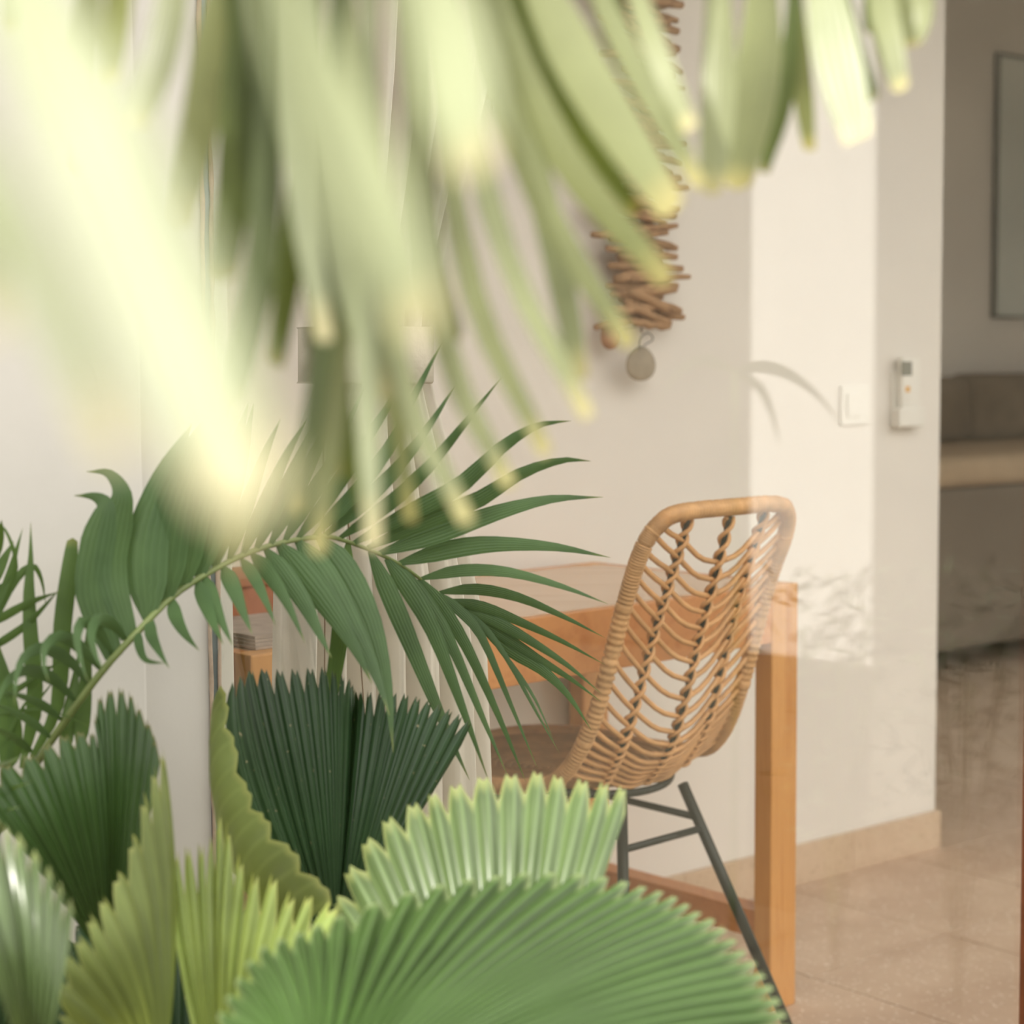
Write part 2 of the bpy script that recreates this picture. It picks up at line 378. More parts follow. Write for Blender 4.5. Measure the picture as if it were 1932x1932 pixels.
struct(MB().box(GP + UG * (e402 - 0.004) - NG * 0.02 + Z * (HEAD + 0.001), UG * (sr - e402 + 4.66), NG * 0.14, Z * (CEIL - HEAD - 0.001)).build('wall_shade_lintel', 'wall_outside', smooth=False))  # unseen lintel, added to darken the top of the back wall
# dark backdrop walls, added out of view so the glass reflects no sky
struct(MB().box(V((-5.5, -3.6, -0.05)), V((10.5, -1.0, 0)), V((0.02, 0.2, 0)), Z * 2.3).build('wall_backdrop', 'backdrop_dark', smooth=False))
struct(MB().box(V((5.0, -4.6, -0.05)), V((0.6, 7.0, 0)), V((0.2, -0.02, 0)), Z * 3.3).build('wall_backdrop_side', 'backdrop_dark', smooth=False))

# ================================================================== FURNITURE
def build_desk():
    d = empty('desk', DC - U * 0.575 + VV * 0.25)
    tag(d, 'orange-brown wooden desk standing against the back wall behind the rattan chair', 'desk')
    L, DP, H, T, AH = 1.149, 0.497, 0.75, 0.024, 0.099
    lw, ld = 0.070, 0.038
    for a in (0, -L + lw):
        for b in (0.0, DP - ld):
            MB().box(DC + U * (a - lw) + VV * b, U * lw, VV * ld, Z * H, 0.003).build('leg', 'desk_wood', d, False)
    for b in (0.001, DP - 0.023):
        MB().box(DC + U * (-L + lw + .0005) + VV * b + Z * (H - AH), U * (L - 2 * lw - .001), VV * 0.022, Z * (AH - 0.0005), 0.002).build('apron', 'desk_wood_long', d, False)
    for a in (-0.024, -L + 0.002):
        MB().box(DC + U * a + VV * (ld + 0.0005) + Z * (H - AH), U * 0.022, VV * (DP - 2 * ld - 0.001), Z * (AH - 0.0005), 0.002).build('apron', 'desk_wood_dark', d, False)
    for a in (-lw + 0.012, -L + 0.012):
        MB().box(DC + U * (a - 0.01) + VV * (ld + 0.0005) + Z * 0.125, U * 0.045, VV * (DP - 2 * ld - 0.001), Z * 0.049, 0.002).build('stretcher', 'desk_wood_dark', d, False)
    MB().box(DC + U * (-L + 0.0245) + VV * 0.0385 + Z * (H - T), U * (L - 0.049), VV * (DP - 0.077), Z * (T - 0.0005), 0.001).build('tabletop', 'desk_top_glare', d, False)
    for b in (0.0235, DP - 0.038):
        MB().box(DC + U * (-L + lw + .0005) + VV * b + Z * (H - T), U * (L - 2 * lw - .001), VV * 0.0145, Z * (T - 0.0005)).build('tabletop', 'desk_top_glare', d, False)
    return d
build_desk()

CHO = V((0.145, 2.927, 0)); CPH = 0.80
CR = V((math.sin(CPH), math.cos(CPH), 0)); CG = V((-math.cos(CPH), math.sin(CPH), 0))
def cl(x, y, z): return CHO + CR * x + CG * y + Z * z
def build_chair():
    c = empty('rattan_chair', CHO)
    tag(c, 'rattan shell chair with chevron woven back and black metal legs at the desk', 'chair')
    rim = [(.172, -.240, .905), (.168, -.197, .776), (.172, -.141, .606), (.181, -.086, .514)]
    s1 = [(.089, -.253, .904), (.091, -.192, .742), (.097, -.138, .572), (.092, -.088, .487)]
    ce = [(0, -.258, .902), (0, -.202, .725), (0, -.148, .552), (0, -.090, .474)]
    NR = 40
    def rail(L, sgn): return cr([cl(sgn * x, y, z) for x, y, z in L], NR)
    RL, RR = rail(rim, -1), rail(rim, 1)
    SL, SR = rail(s1, -1), rail(s1, 1)
    CE = rail(ce, 1)
    # rim: up the left side, across the top with round corners, down the right, on round the seat
    def seat_edge(sgn):
        return [cl(sgn * .188, -.02, .487), cl(sgn * .20, .08, .478), cl(sgn * .185, .20, .482), cl(sgn * .12, .285, .485)]
    path = [cl(0, .305, .485)] + seat_edge(-1)[::-1] + [cl(-x, y, z) for x, y, z in rim[::-1][:-1]]
    path += [cl(-.168, -.232, .862), cl(-.150, -.249, .900), cl(-.112, -.257, .915), cl(0, -.262, .917), cl(.112, -.257, .915), cl(.150, -.249, .900), cl(.168, -.232, .862)]
    path += [cl(x, y, z) for x, y, z in rim[1:]] + seat_edge(1) + [cl(0, .305, .485)]
    P = cr(path, 380)
    P2 = []; R2 = []
    for i, p in enumerate(P[:-1]):
        q = P[i + 1]
        for s, r in ((0.0, .0106), (0.28, .0134), (0.72, .0134)):
            P2.append(p.lerp(q, s)); R2.append(r + random.uniform(-.0004, .0004))
    MB().tube(P2, lambda t: R2[min(len(R2) - 1, int(t * (len(R2) - 1)))], 9).build('rim', 'rattan_wrap', c)
    # upright rods bound with rattan
    for rl, top in ((SL, 1), (CE, 1), (SR, 1)):
        rod = MB().tube([rl[0] + Z * 0.008] + rl[1:], 0.0042, 8).build('upright_rod', 'black_metal', c)
        h = []
        for ph in (0, math.pi):
            pts = []
            n = 330
            for i in range(n + 1):
                p = sample(rl, i / n); q = sample(rl, min(1, i / n + 0.01)); T = (q - p)
                T = T.normalized() if T.length > 1e-6 else (rl[-1] - rl[-2]).normalized()
                S = T.cross(CG).normalized(); Q = T.cross(S)
                a = ph + i / n * 2 * math.pi * 10
                pts.append(p + (S * math.cos(a) + Q * math.sin(a)) * 0.0068)
            MB().tube(pts, 0.0036, 6).build('binding', 'rattan', rod)
    # ribs
    n = 19
    for i in range(n):
        t = -0.02 + 1.0 * i / (n - 1)
        for sg, rr, ss in ((-1, RL, SL), (1, RR, SR)):
            
            k_ = max(0.0, 1 - max(0, t) / 0.35); e_ = min(1.0, max(0.0, (1 - t) / 0.3))
            tb, tm = min(1, t + (0.045 + 0.04 * k_) * e_), min(1, t + (0.105 + 0.045 * k_) * e_)
            a, b, m = sample(rr, max(0.0, t)), sample(ss, tb), sample(CE, tm)
            if t < 0.04: a = a.lerp(sample(ss, 0), 0.15 + (0.04 - max(0, t)) * 3)
            drop = Z * (-0.010)
            pts = cr([a, a.lerp(b, 0.5) + drop * 0.3, b, b.lerp(m, 0.5) + drop, m], 10)
            MB().tube(pts, lambda u: 0.0044, 7).build('rib', 'rattan', c)
    # black ring below the shell and the seat
    ring = [cl(.165 * math.sin(a), .09 - .185 * math.cos(a), .462 + 0.012 * abs(math.sin(a)) ** 2) for a in [2 * math.pi * i / 48 for i in range(49)]]
    MB().tube(ring, 0.0065, 8, cap=False).build('seat_ring', 'black_metal', c)
    # woven seat of concentric strands
    mb = MB()
    for k in range(15):
        f = 0.06 + 0.94 * k / 14
        pts = []
        for i in range(49):
            a = 2 * math.pi * i / 48
            x = .178 * math.sin(a) * f; y = .10 - .19 * math.cos(a) * f
            pts.append(cl(x, y, .462 + 0.020 * f * f + 0.0016 * math.sin(a * 24 + k * math.pi)))
        mb.tube(pts, 0.0072, 6, cap=False)
    seat = mb.build('seat', 'seat_weave', c)
    # legs and braces
    ft = {}
    for sx in (-1, 1):
        for nm, top, foot in (('r', (sx * .072, -.105, .462), (sx * .21, -.245, 0.004)), ('f', (sx * .09, .24, .462), (sx * .20, .37, 0.004))):
            a, b = cl(*top), cl(*foot); ft[(nm, sx)] = (a, b)
            MB().tube([a, b], 0.0088, 12).build('leg', 'black_metal', c)
    def at(nm, sx, z): a, b = ft[(nm, sx)]; return a.lerp(b, (.462 - z) / .458)
    for p, q in ((at('r', -1, .39), at('r', 1, .39)), (at('r', 1, .408), at('f', 1, .408)), (at('r', -1, .408), at('f', -1, .408)), (at('f', -1, .39), at('f', 1, .39))):
        MB().tube([p, q], 0.0062, 8).build('brace', 'black_metal', c)
build_chair()

# curtain, tied in the middle
def build_curtain():
    def edge(pts, y):
        for (y0, x0), (y1, x1) in zip(pts[:-1], pts[1:]):
            if y <= y1: 
                t = (y - y0) / (y1 - y0); return x0 + (x1 - x0) * t
        return pts[-1][1]
    Lp = [(-700, 480), (0, 575), (400, 592), (615, 600), (725, 600), (850, 562), (1080, 534), (1270, 530), (2200, 520)]
    Rp = [(-700, 1060), (0, 938), (140, 914), (480, 832), (600, 812), (725, 813), (900, 852), (1080, 886), (1190, 910), (1480, 922), (2200, 935)]
    base = GP + NG * 0.085
    o0 = on_plane(700, 900, base, NG); o0.z = 0.02
    c = empty('curtain', o0); tag(c, 'cream white curtain gathered by a band behind the glass', 'curtain')
    ys = [-560 + i * 28 for i in range(95)]
    M = 96; verts = []; faces = []
    rows = 0
    for y in ys:
        xl, xr = edge(Lp, y), edge(Rp, y)
        t0 = on_plane(xl, y, base, NG)
        if t0.z < 0.015: break
        g = 1 - math.exp(-((y - 670) / 170.0) ** 2)
        amp = 0.006 + 0.020 * g
        for i in range(M + 1):
            u = i / M
            p = on_plane(xl + (xr - xl) * u, y, base, NG)
            w = math.sin(u * 2 * math.pi * 6.5 + 0.7) + 0.45 * math.sin(u * 2 * math.pi * 13.7 + 1.9 + y * 0.0006)
            verts.append(p + NG * (amp * w))
        rows += 1
    for j in range(rows - 1):
        for i in range(M):
            a = j * (M + 1) + i; faces.append([a, a + 1, a + M + 2, a + M + 1])
    link_mesh('cloth', verts, faces, 'curtain_cloth', c)
    # band
    bv = []; bf = []
    for j, y in enumerate((616, 620, 670, 720, 724)):
        for i in range(25):
            u = i / 24
            p = on_plane(598 + 217 * u, y, base - NG * 0.022, NG)
            bulge = 0.010 * math.sin(u * math.pi) + (0.0 if j in (0, 4) else 0.004)
            bv.append(p - NG * bulge)
    n = len(bv)
    for j in range(5):
        for i in range(25): bv.append(bv[j * 25 + i] + NG * (0.05 + 0.02 * math.sin(i / 24 * math.pi)))
    for j in range(4):
        for i in range(24):
            a = j * 25 + i; bf.append([a, a + 25, a + 26, a + 1]); bf.append([n + a, n + a + 1, n + a + 26, n + a + 25])
    for i in range(24):
        bf.append([i, i + 1, n + i + 1, n + i]); a = 100 + i; bf.append([a, n + a, n + a + 1, a + 1])
    for j in range(4):
        for a in (j * 25, j * 25 + 24): bf.append([a, a + 25, n + a + 25, n + a])
    link_mesh('tie_band', bv, bf, 'curtain_band', c)
    for pts in ([(612, 726), (610, 900), (613, 1100), (611, 1500), (610, 1900)], [(640, 726), (655, 960), (672, 1150), (690, 1400), (705, 1880)]):
        MB().tube(cr([on_plane(x, y, base - NG * 0.03, NG) for x, y in pts], 30), 0.0009, 5).build('cord', 'string', c)
build_curtain()

# driftwood garland on the wall
WPP = WP - VW * 0.0
def on_wall(x, y, off): return on_plane(x, y, WPP - VW * off, VW)
def build_garland(xc, y0, y1, label, seed, extra=True):
    rnd = random.Random(seed)
    top = on_wall(xc, y0 - 60, 0.035)
    g = empty('driftwood_garland', on_wall(xc, y1 + 60, 0.04)); tag(g, label, 'wall hanging')
    MB().tube([V((top.x, top.y, CEIL - 0.02)), on_wall(xc, y0, 0.04), on_wall(xc + 2, y1 + 10, 0.04)], 0.0016, 6).build('hanging_string', 'string', g)
    def stick(x, y, ln, tilt, th, off):
        p = on_wall(x, y, off); sc = (p - CAM).dot(FW) / FPX
        L = ln * sc * 1.25; r = th * sc * 0.58
        d = (UW * math.cos(tilt) + Z * math.sin(tilt) - VW * rnd.uniform(-0.12, 0.12)).normalized()
        N = 7; pts = []
        for i in range(N):
            t = i / (N - 1) - 0.5
            pts.append(p + d * (L * t) + Z * (rnd.uniform(-.12, .12) * r * 2) - VW * (rnd.uniform(-.15, .15) * r))
        ra = [r * k * rnd.uniform(0.85, 1.12) for k in (.70, .95, 1, 1.02, 1, .95, .72)]
        MB().tube(pts, lambda t: ra[min(6, int(round(t * 6)))], 7, flat=rnd.uniform(.7, 1)).build('driftwood_piece', 'driftwood', g)
    y = y0; k = 0
    while y < y1 - 10:
        side = (-1, 1)[k % 2]
        ln = rnd.uniform(85, 165)
        if y < 60 and extra: ln *= 1.15
        x = xc + 4 + side * rnd.uniform(2, 20)
        if not (extra and 118 < y < 190 and side < 0):
            stick(x, y, ln, math.radians(rnd.uniform(-11, 11)), rnd.uniform(14, 22), 0.045 + 0.02 * (k % 3) / 2)
        y += rnd.uniform(9.5, 13.5); k += 1
    if extra:
        for s in ((1245, 524, 128, 4, 17), (1230, 545, 105, 8, 18), (1238, 572, 105, -14, 20), (1222, 592, 95, -18, 18), (1226, 612, 82, -6, 18), (1255, 352, 90, 2, 20), (1168, 440, 100, 4, 18), (1148, 385, 80, -14, 15)):
            stick(s[0], s[1], s[2], math.radians(s[3]), s[4], 0.07)
        # shell and pebble at the end
        for nm, x, y_, w, h, mt, ti in (('shell', 1152, 634, 40, 50, 'shell', 0.5), ('pebble', 1209, 686, 60, 66, 'stone_grey', 0.0)):
            p = on_wall(x, y_, 0.05); sc = (p - CAM).dot(FW) / FPX
            bm = bmesh.new(); bmesh.ops.create_uvsphere(bm, u_segments=20, v_segments=14, radius=1.0)
            for v in bm.verts:
                q = v.co.copy()
                k_ = 1.0 - 0.14 * q.z
                a = q.x * w * 0.5 * sc * k_ * 1.25; b2 = q.y * 0.011; c2 = q.z * h * 0.5 * sc
                v.co = UW * (a * math.cos(ti) - c2 * math.sin(ti)) + VW * b2 + Z * (c2 * math.cos(ti) + a * math.sin(ti))
            vs_ = [v.co + p for v in bm.verts]; fs = [[v.index for v in f.verts] for f in bm.faces]; bm.free()
            link_mesh(nm, vs_, fs, mt, g)
        MB().tube(cr([on_wall(1206, 660, .062), on_wall(1207, 640, .066), on_wall(1222, 628, .06), on_wall(1232, 640, .055), on_wall(1214, 652, .06)], 20), 0.0012, 5).build('wire_loop', 'black_metal', g)
        MB().tube(cr([on_wall(1212, 612, .05), on_wall(1180, 622, .05), on_wall(1160, 625, .05)], 8), 0.0010, 5).build('wire_loop', 'black_metal', g)
build_garland(1208, -60, 618, 'long hanging garland of brown driftwood sticks ending in a grey pebble', 3)
build_garland(925, -120, 195, 'shorter driftwood garland on the wall, mostly behind blurred palm leaves', 5, False)

# remote control in its holder, and a switch plate
def wall_box(x0, y0, x1, y1, d0, d1, bev):
    a = on_wall(x0, y1, d0); b = on_wall(x1, y1, d0); c = on_wall(x0, y0, d0)
    A = UW * (b - a).dot(UW); C = Z * (c.z - a.z)
    return MB().box(a, A, -VW * (d1 - d0), C, bev)
r = empty('remote_control', on_wall(1706, 805, 0.004)); tag(r, 'white remote control with grey screen in its wall holder', 'remote')
h = wall_box(1678, 700, 1727, 806, 0.0005, 0.008, 0.002).build('holder', 'white_plastic', r, False)
wall_box(1682, 770, 1731, 806, 0.008, 0.030, 0.004).build('holder_pocket', 'white_plastic', r, False)
bd = wall_box(1690, 674, 1725, 796, 0.009, 0.026, 0.005).build('body', 'white_plastic', r, False)
wall_box(1700, 682, 1720, 709, 0.0255, 0.0268, 0.0005).build('screen', 'screen_grey', bd, False)
wall_box(1708, 729, 1716, 740, 0.0255, 0.0275, 0.0008).build('button', 'orange_button', bd, False)
for yy in (750, 762):
    wall_box(1703, yy, 1709, yy + 6, 0.0255, 0.027, 0.0006).build('button', 'white_frame', bd, False)
    wall_box(1713, yy, 1719, yy + 6, 0.0255, 0.027, 0.0006).build('button', 'white_frame', bd, False)
s = empty('light_switch', on_wall(1608, 800, 0.002)); tag(s, 'pale square light switch plate on the wall left of the remote', 'switch')
wall_box(1583, 728, 1636, 802, 0.0005, 0.008, 0.002).build('plate', 'white_plastic', s, False)
wall_box(1597, 742, 1622, 788, 0.0078, 0.012, 0.002).build('rocker', 'white_plastic', s, False)

# on the far end of the desk: a flat stack and a low terracotta box
def desk_pt(a, b, z=0.7505): return DC - U * a + VV * b + Z * z
ps = MB()
p = empty('paper_stack', desk_pt(1.02, .10)); tag(p, 'flat stack of greyish papers on the desk end beside the curtain', 'paper stack')
for i in range(4):
    MB().box(desk_pt(1.12 - .004 * i, .03 + .006 * i, .7505 + .004 * i), U * .26, VV * .19, Z * .0036).build('sheet_bundle', 'paper_grey', p, False)
b = empty('wooden_box', desk_pt(1.0, .36)); tag(b, 'low terracotta coloured box at the back of the desk behind the papers', 'box')
MB().box(desk_pt(1.13, .28), U * .30, VV * .14, Z * .05, .003).build('body', 'terracotta', b, False)
MB().box(desk_pt(1.135, .275, .7508 + .05), U * .31, VV * .15, Z * .014, .003).build('lid', 'terracotta', b, False)

# bedroom: bed and framed mirror
BWP = WP + VW * 2.4
def on_bw(x, y, off): return on_plane(x, y, BWP - VW * off, VW)
bx0 = (on_bw(1690, 1290, 1.0) - BWP).dot(UW)
bed = empty('daybed', BWP + UW * (bx0 + 1.1) - VW * 0.5); tag(bed, 'daybed with brown-grey back cushion and tan mattress in the far room', 'bed')
def bbx(u0, u1, v0, v1, z0, z1, bev=0.02): return MB().box(BWP + UW * (bx0 + u0) - VW * v1 + Z * z0, UW * (u1 - u0), VW * (v1 - v0), Z * (z1 - z0), bev)
for i in range(3):
    bbx(i * 0.75 + .005, i * 0.75 + .745, 0.02, 0.20, 0.80, 1.085 + (-.012 * (i % 2)), 0.05).build('back_cushion', 'headboard_cloth', bed)
bbx(0, 2.25, 0.02, 0.98, 0.10, 0.685, 0.02).build('base', 'bed_base', bed)
bbx(0, 2.25, 0.02, 1.0, 0.687, 0.797, 0.035).build('mattress', 'blanket', bed)
for uu in (.08, 2.09):
    for v_ in (.1, .85): bbx(uu, uu + .08, v_, v_ + .08, 0.003, .099, .004).build('leg', 'bed_base', bed)
m0 = on_bw(1877, 600, 0.03); m1 = on_bw(1877, 97, 0.03)
MIR_H = m1.z - m0.z
mir = empty('wall_mirror', m0); tag(mir, 'tall pale mirror with thin dark frame on the far bedroom wall', 'mirror')
MB().box(m0 + VW * 0.02, UW * 1.0, -VW * 0.012, Z * MIR_H, .001).build('mirror_pale_panel', 'mirror_pale_panel', mir, False)
for O, A, C in ((m0 + VW * .022, UW * 0.012, Z * MIR_H), (m0 + VW * .022 + UW * .988, UW * .012, Z * MIR_H), (m0 + VW * .022, UW, Z * .012), (m0 + VW * .022 + Z * (MIR_H - .012), UW, Z * .012)):
    MB().box(O, A, -VW * 0.024, C, .001).build('frame_bar', 'mirror_frame', mir, False)

# ================================================================== OPPOSITE THE GLASS (seen only as reflections)
def refl(x, y, D): return mirror(pt(x, y, D))
pa, pb = refl(1424, 900, 4.0), refl(1657, 900, 3.8)
pa.z = pb.z = 0
ax = (pb - pa)
dv_ = mirror(pt(1424, 900, 4)) - mirror(pt(1424, 900, 3)); dv_.z = 0
pil = struct(MB().box(pa + Z * 0.50, ax, dv_ * 0.30, Z * 2.5, 0.004).build('wall_pillar', 'pillar_white', smooth=False))
MB().box(pa - Z * 0.07, ax, dv_ * 0.30, Z * 0.57, 0.004).build('plinth', 'backdrop_dark', pil, smooth=False)

def bush(name, base, height, rad, label, n, seed):
    rnd = random.Random(seed)
    b = empty(name, base); tag(b, label, 'shrub')
    mb = MB()
    for i in range(7):
        a = rnd.uniform(0, 6.28); e = base + V((math.cos(a) * rad * .6, math.sin(a) * rad * .6, height * rnd.uniform(.6, .95)))
        mb.tube(cr([base, base.lerp(e, .5) + Z * .05, e], 6), 0.004, 5)
    mb.build('stem', 'stem_green', b)
    vs_, fs = [], []
    for i in range(n):
        a = rnd.uniform(0, 6.28); q = math.sqrt(rnd.random()) * rad
        p = base + V((math.cos(a) * q, math.sin(a) * q, height * rnd.uniform(.35, 1)))
        d = V((rnd.uniform(-1, 1), rnd.uniform(-1, 1), rnd.uniform(-.2, 1))).normalized(); s_ = d.cross(V((rnd.random(), rnd.random(), rnd.random()))).normalized()
        L = rnd.uniform(.03, .07); w = .005; n0 = len(vs_)
        vs_ += [p, p + d * L * .5 + s_ * w, p + d * L, p + d * L * .5 - s_ * w]; fs.append([n0, n0 + 1, n0 + 2, n0 + 3])
    f = link_mesh('foliage', vs_, fs, 'shrub_leaf', b); f['kind'] = 'stuff'
q = refl(1590, 1150, 3.5); bush('garden_shrub', V((q.x, q.y, -0.04)), q.z + 0.10, 0.13, 'feathery shrub reflected faintly in the glass right of the chair', 420, 11)
q = refl(1830, 1100, 3.3); bush('garden_shrub', V((q.x, q.y, -0.04)), q.z + 0.06, 0.13, 'feathery shrub reflected in the glass before the far bedroom', 420, 12)

# ================================================================== PLANTS
def blade(pts, w, kind, mat, parent, twist=0.0, fold=0.25, name='leaflet', seg=None, eye=None):
    """one leaflet along a centre line; w is its greatest width in metres"""
    N = seg or (20 if kind == 'curl' else max(7, min(12, len(pts) * 3)))
    C = cr(pts, N); vs_, fs, uv = [], [], []
    for i, p in enumerate(C):
        t = i / N
        T = (C[min(N, i + 1)] - C[max(0, i - 1)]).normalized()
        view = (p - (eye or CAM)).normalized()
        S = T.cross(view)
        S = S.normalized() if S.length > 1e-4 else V((1, 0, 0))
        Nn = S.cross(T).normalized()
        tw = twist * (0.4 + 0.6 * t)
        S2 = S * math.cos(tw) + Nn * math.sin(tw); N2 = S2.cross(T).normalized()
        if kind == 'lance': ww = (min(1, (t + 0.03) / 0.22) ** 0.7) * (1 - max(0, (t - 0.34) / 0.66) ** 1.25)
        elif kind == 'arch': ww = (min(1, (t + 0.05) / 0.3) ** 0.8) * (1 - max(0, (t - 0.3) / 0.7) ** 1.15)
        elif kind == 'curl': ww = (min(1, (t + 0.1) / 0.3) ** 0.6) * (1 - max(0, (t - 0.42) / 0.58) ** 0.8)
        elif kind == 'strap': ww = (min(1, (t + 0.1) / 0.3) ** 0.6) * (1 - max(0, (t - 0.7) / 0.3) ** 2.2)
        else: ww = (min(1, (t + 0.12) / 0.55) ** 0.8) * (1 - 0.42 * max(0, (t - 0.6) / 0.4) ** 1.5)     # blunt
        h = w * 0.5 * max(ww, 0.015)
        dl = 0.0
        ragged = (kind == 'blunt' and i == N)
        vs_ += [p - S2 * h + N2 * (h * fold) + (T * (random.uniform(-.6, .1) * h) if ragged else V((0, 0, 0))), p + (T * (random.uniform(-.1, .5) * h) if ragged else V((0, 0, 0))), p + S2 * h + N2 * (h * fold) + (T * (random.uniform(-.6, .1) * h) if ragged else V((0, 0, 0)))]
        uv += [(0, t), (1.5, t), (3, t)]
    for i in range(N):
        for j in range(2):
            a = i * 3 + j; fs.append([a, a + 1, a + 4, a + 3])
    return link_mesh(name, vs_, fs, mat, parent, True, uv)

def frond(plant, rachis, rad, leaflets, dz=0.0):
    RP = [pt(*q) for q in rachis]
    mb = MB(); C = cr(RP, 40); mb.tube(C, lambda t: rad * (1 - 0.7 * t), 8)
    fr = mb.build('frond', 'stem_green', plant)
    px = [q for q in rachis]
    def nearD(x, y):
        best = None
        for i in range(len(rachis) - 1):
            a, b_ = rachis[i], rachis[i + 1]
            dx, dy = b_[0] - a[0], b_[1] - a[1]
            t = max(0, min(1, ((x - a[0]) * dx + (y - a[1]) * dy) / (dx * dx + dy * dy)))
            d = math.hypot(a[0] + dx * t - x, a[1] + dy * t - y)
            if best is None or d < best[0]: best = (d, a[2] + (b_[2] - a[2]) * t)
        return best[1]
    for L in leaflets:
        P, w, kind, mat = L[:4]; dD = L[4] if len(L) > 4 else random.uniform(-.03, .02)
        tw = L[5] if len(L) > 5 else random.uniform(-.35, .35)
        D0 = nearD(*P[0]); n = len(P) - 1
        pts = [pt(x, y, D0 + dD * (i / n) ** 1.2) for i, (x, y) in enumerate(P)]
        blade(pts, w * (D0 + dD * .5) / FPX, kind, mat, fr, tw)
    return fr

# ---- 1. fan palms
def fan(plant, hub, rays, mat, teeth, tooth=0.06, amp=0.010, base=None, bif=0.35, rad=0.005, seed=1, inner=0.06):
    """pleated fan blade: hub (x,y,D); rays = [(tip, mid)] in pixels and metres along the margin"""
    rnd = random.Random(seed)
    H = pt(*hub)
    tips = [pt(*r[0]) for r in rays]; mids = [pt(*r[1]) for r in rays]
    SUB = 6; M = teeth * SUB; K = 15
    TT = cr(tips, M); MM = cr(mids, M)
    jit = [rnd.uniform(0.75, 1.2) for _ in range(teeth + 1)]
    def S(u, v): # base surface (quadratic through hub, mid, tip)
        i = u * M; k = min(int(i), M - 1); a = TT[k].lerp(TT[k + 1], i - k); m = MM[k].lerp(MM[k + 1], i - k)
        return H * ((1 - v) * (1 - 2 * v)) + m * (4 * v * (1 - v)) + a * (v * (2 * v - 1))
    prof_len = [-1.0, -0.42, 0.0, -0.30 * bif / 0.35, -0.06, -0.5]      # valley, shoulder, lobe, notch, lobe, shoulder
    prof_h = [-1.0, -0.1, 0.75, 1.0, 0.75, -0.1]
    vs_, fs, uv = [], [], []
    for i in range(M + 1):
        u = i / M; s = i % SUB; tk = i // SUB
        ln = 1.0 + tooth * prof_len[s] * jit[min(tk, teeth)]
        for j in range(K + 1):
            f = j / K
            v = inner + (ln - inner) * f
            p = S(u, v)
            e = 0.004
            du = S(min(1, u + e), v) - S(max(0, u - e), v); dv = S(u, min(1.05, v + e)) - S(u, v - e)
            n = du.cross(dv)
            n = n.normalized() if n.length > 1e-12 else -FW
            if n.dot(p - CAM) > 0: n = -n
            gap = (S(min(1, u + 0.5 / teeth), v) - S(max(0, u - 0.5 / teeth), v)).length
            am = min(amp, gap * 0.28) * (1 - 0.35 * f)
            vs_.append(p + n * (prof_h[s] * am))
            uv.append((i / SUB, f))
    for i in range(M):
        for j in range(K):
            a = i * (K + 1) + j; fs.append([a, a + K + 1, a + K + 2, a + 1])
    lf = link_mesh('fan_leaf', vs_, fs, mat, plant, True, uv)
    if base is not None:
        b0 = base + V((rnd.uniform(-.02, .02), rnd.uniform(-.02, .02), 0.02))
        mid = b0.lerp(H, .5) + (H - b0).cross(RT).normalized() * 0.01
        MB().tube(cr([b0, mid, H, S(0.5, inner + 0.03)], 12), lambda t: rad * (1.2 - .5 * t), 7).build('petiole', 'stem_green', lf)
    return lf
def R(x, y, D, mx, my, mD): return ((x, y, D), (mx, my, mD))
def rays_auto(hub, tips, bulge=0.0, bow=(0, 0)):
    """straight rays whose middles sit nearer to the camera by bulge metres and shifted by bow pixels"""
    return [((x, y, D), ((hub[0] + x) / 2 + bow[0], (hub[1] + y) / 2 + bow[1], (hub[2] + D) / 2 - bulge)) for x, y, D in tips]

base1 = pt(560, 1900, 1.62); base1.z = -0.03
fp1 = empty('fan_palm', base1); tag(fp1, 'dark green fan palm with pleated leaves growing close to the glass', 'fan palm', 'fan palms')
# dark leaf in the middle, left side folded forward
hub = (632, 1800, 1.74)
tips = [(640, 1700, 1.50), (572, 1622, 1.53), (508, 1548, 1.57), (468, 1482, 1.61), (440, 1380, 1.66), (430, 1290, 1.70), (470, 1264, 1.74), (540, 1262, 1.76), (610, 1258, 1.77), (652, 1276, 1.775), (668, 1300, 1.82), (690, 1302, 1.79), (745, 1304, 1.78), (800, 1318, 1.78), (850, 1338, 1.79), (896, 1365, 1.80)]
mids = [(590, 1760, 1.60), (520, 1720, 1.60), (470, 1680, 1.61), (432, 1630, 1.63), (420, 1560, 1.66), (470, 1540, 1.70), (530, 1520, 1.73), (585, 1525, 1.74), (625, 1530, 1.75), (645, 1535, 1.76), (655, 1545, 1.78), (665, 1550, 1.76), (692, 1550, 1.75), (720, 1556, 1.75), (745, 1565, 1.76), (768, 1578, 1.77)]
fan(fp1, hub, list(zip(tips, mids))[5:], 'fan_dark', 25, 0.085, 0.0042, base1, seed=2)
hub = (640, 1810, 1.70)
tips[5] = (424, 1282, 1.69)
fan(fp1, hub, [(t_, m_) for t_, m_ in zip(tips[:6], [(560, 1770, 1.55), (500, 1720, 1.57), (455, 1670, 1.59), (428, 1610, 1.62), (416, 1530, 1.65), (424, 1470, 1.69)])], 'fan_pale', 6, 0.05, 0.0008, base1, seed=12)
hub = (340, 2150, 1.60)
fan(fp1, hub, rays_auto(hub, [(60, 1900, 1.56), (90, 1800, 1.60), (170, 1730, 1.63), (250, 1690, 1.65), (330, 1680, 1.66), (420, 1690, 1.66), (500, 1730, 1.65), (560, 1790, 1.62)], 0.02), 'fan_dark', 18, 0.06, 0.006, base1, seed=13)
hub = (-30, 2150, 1.50)
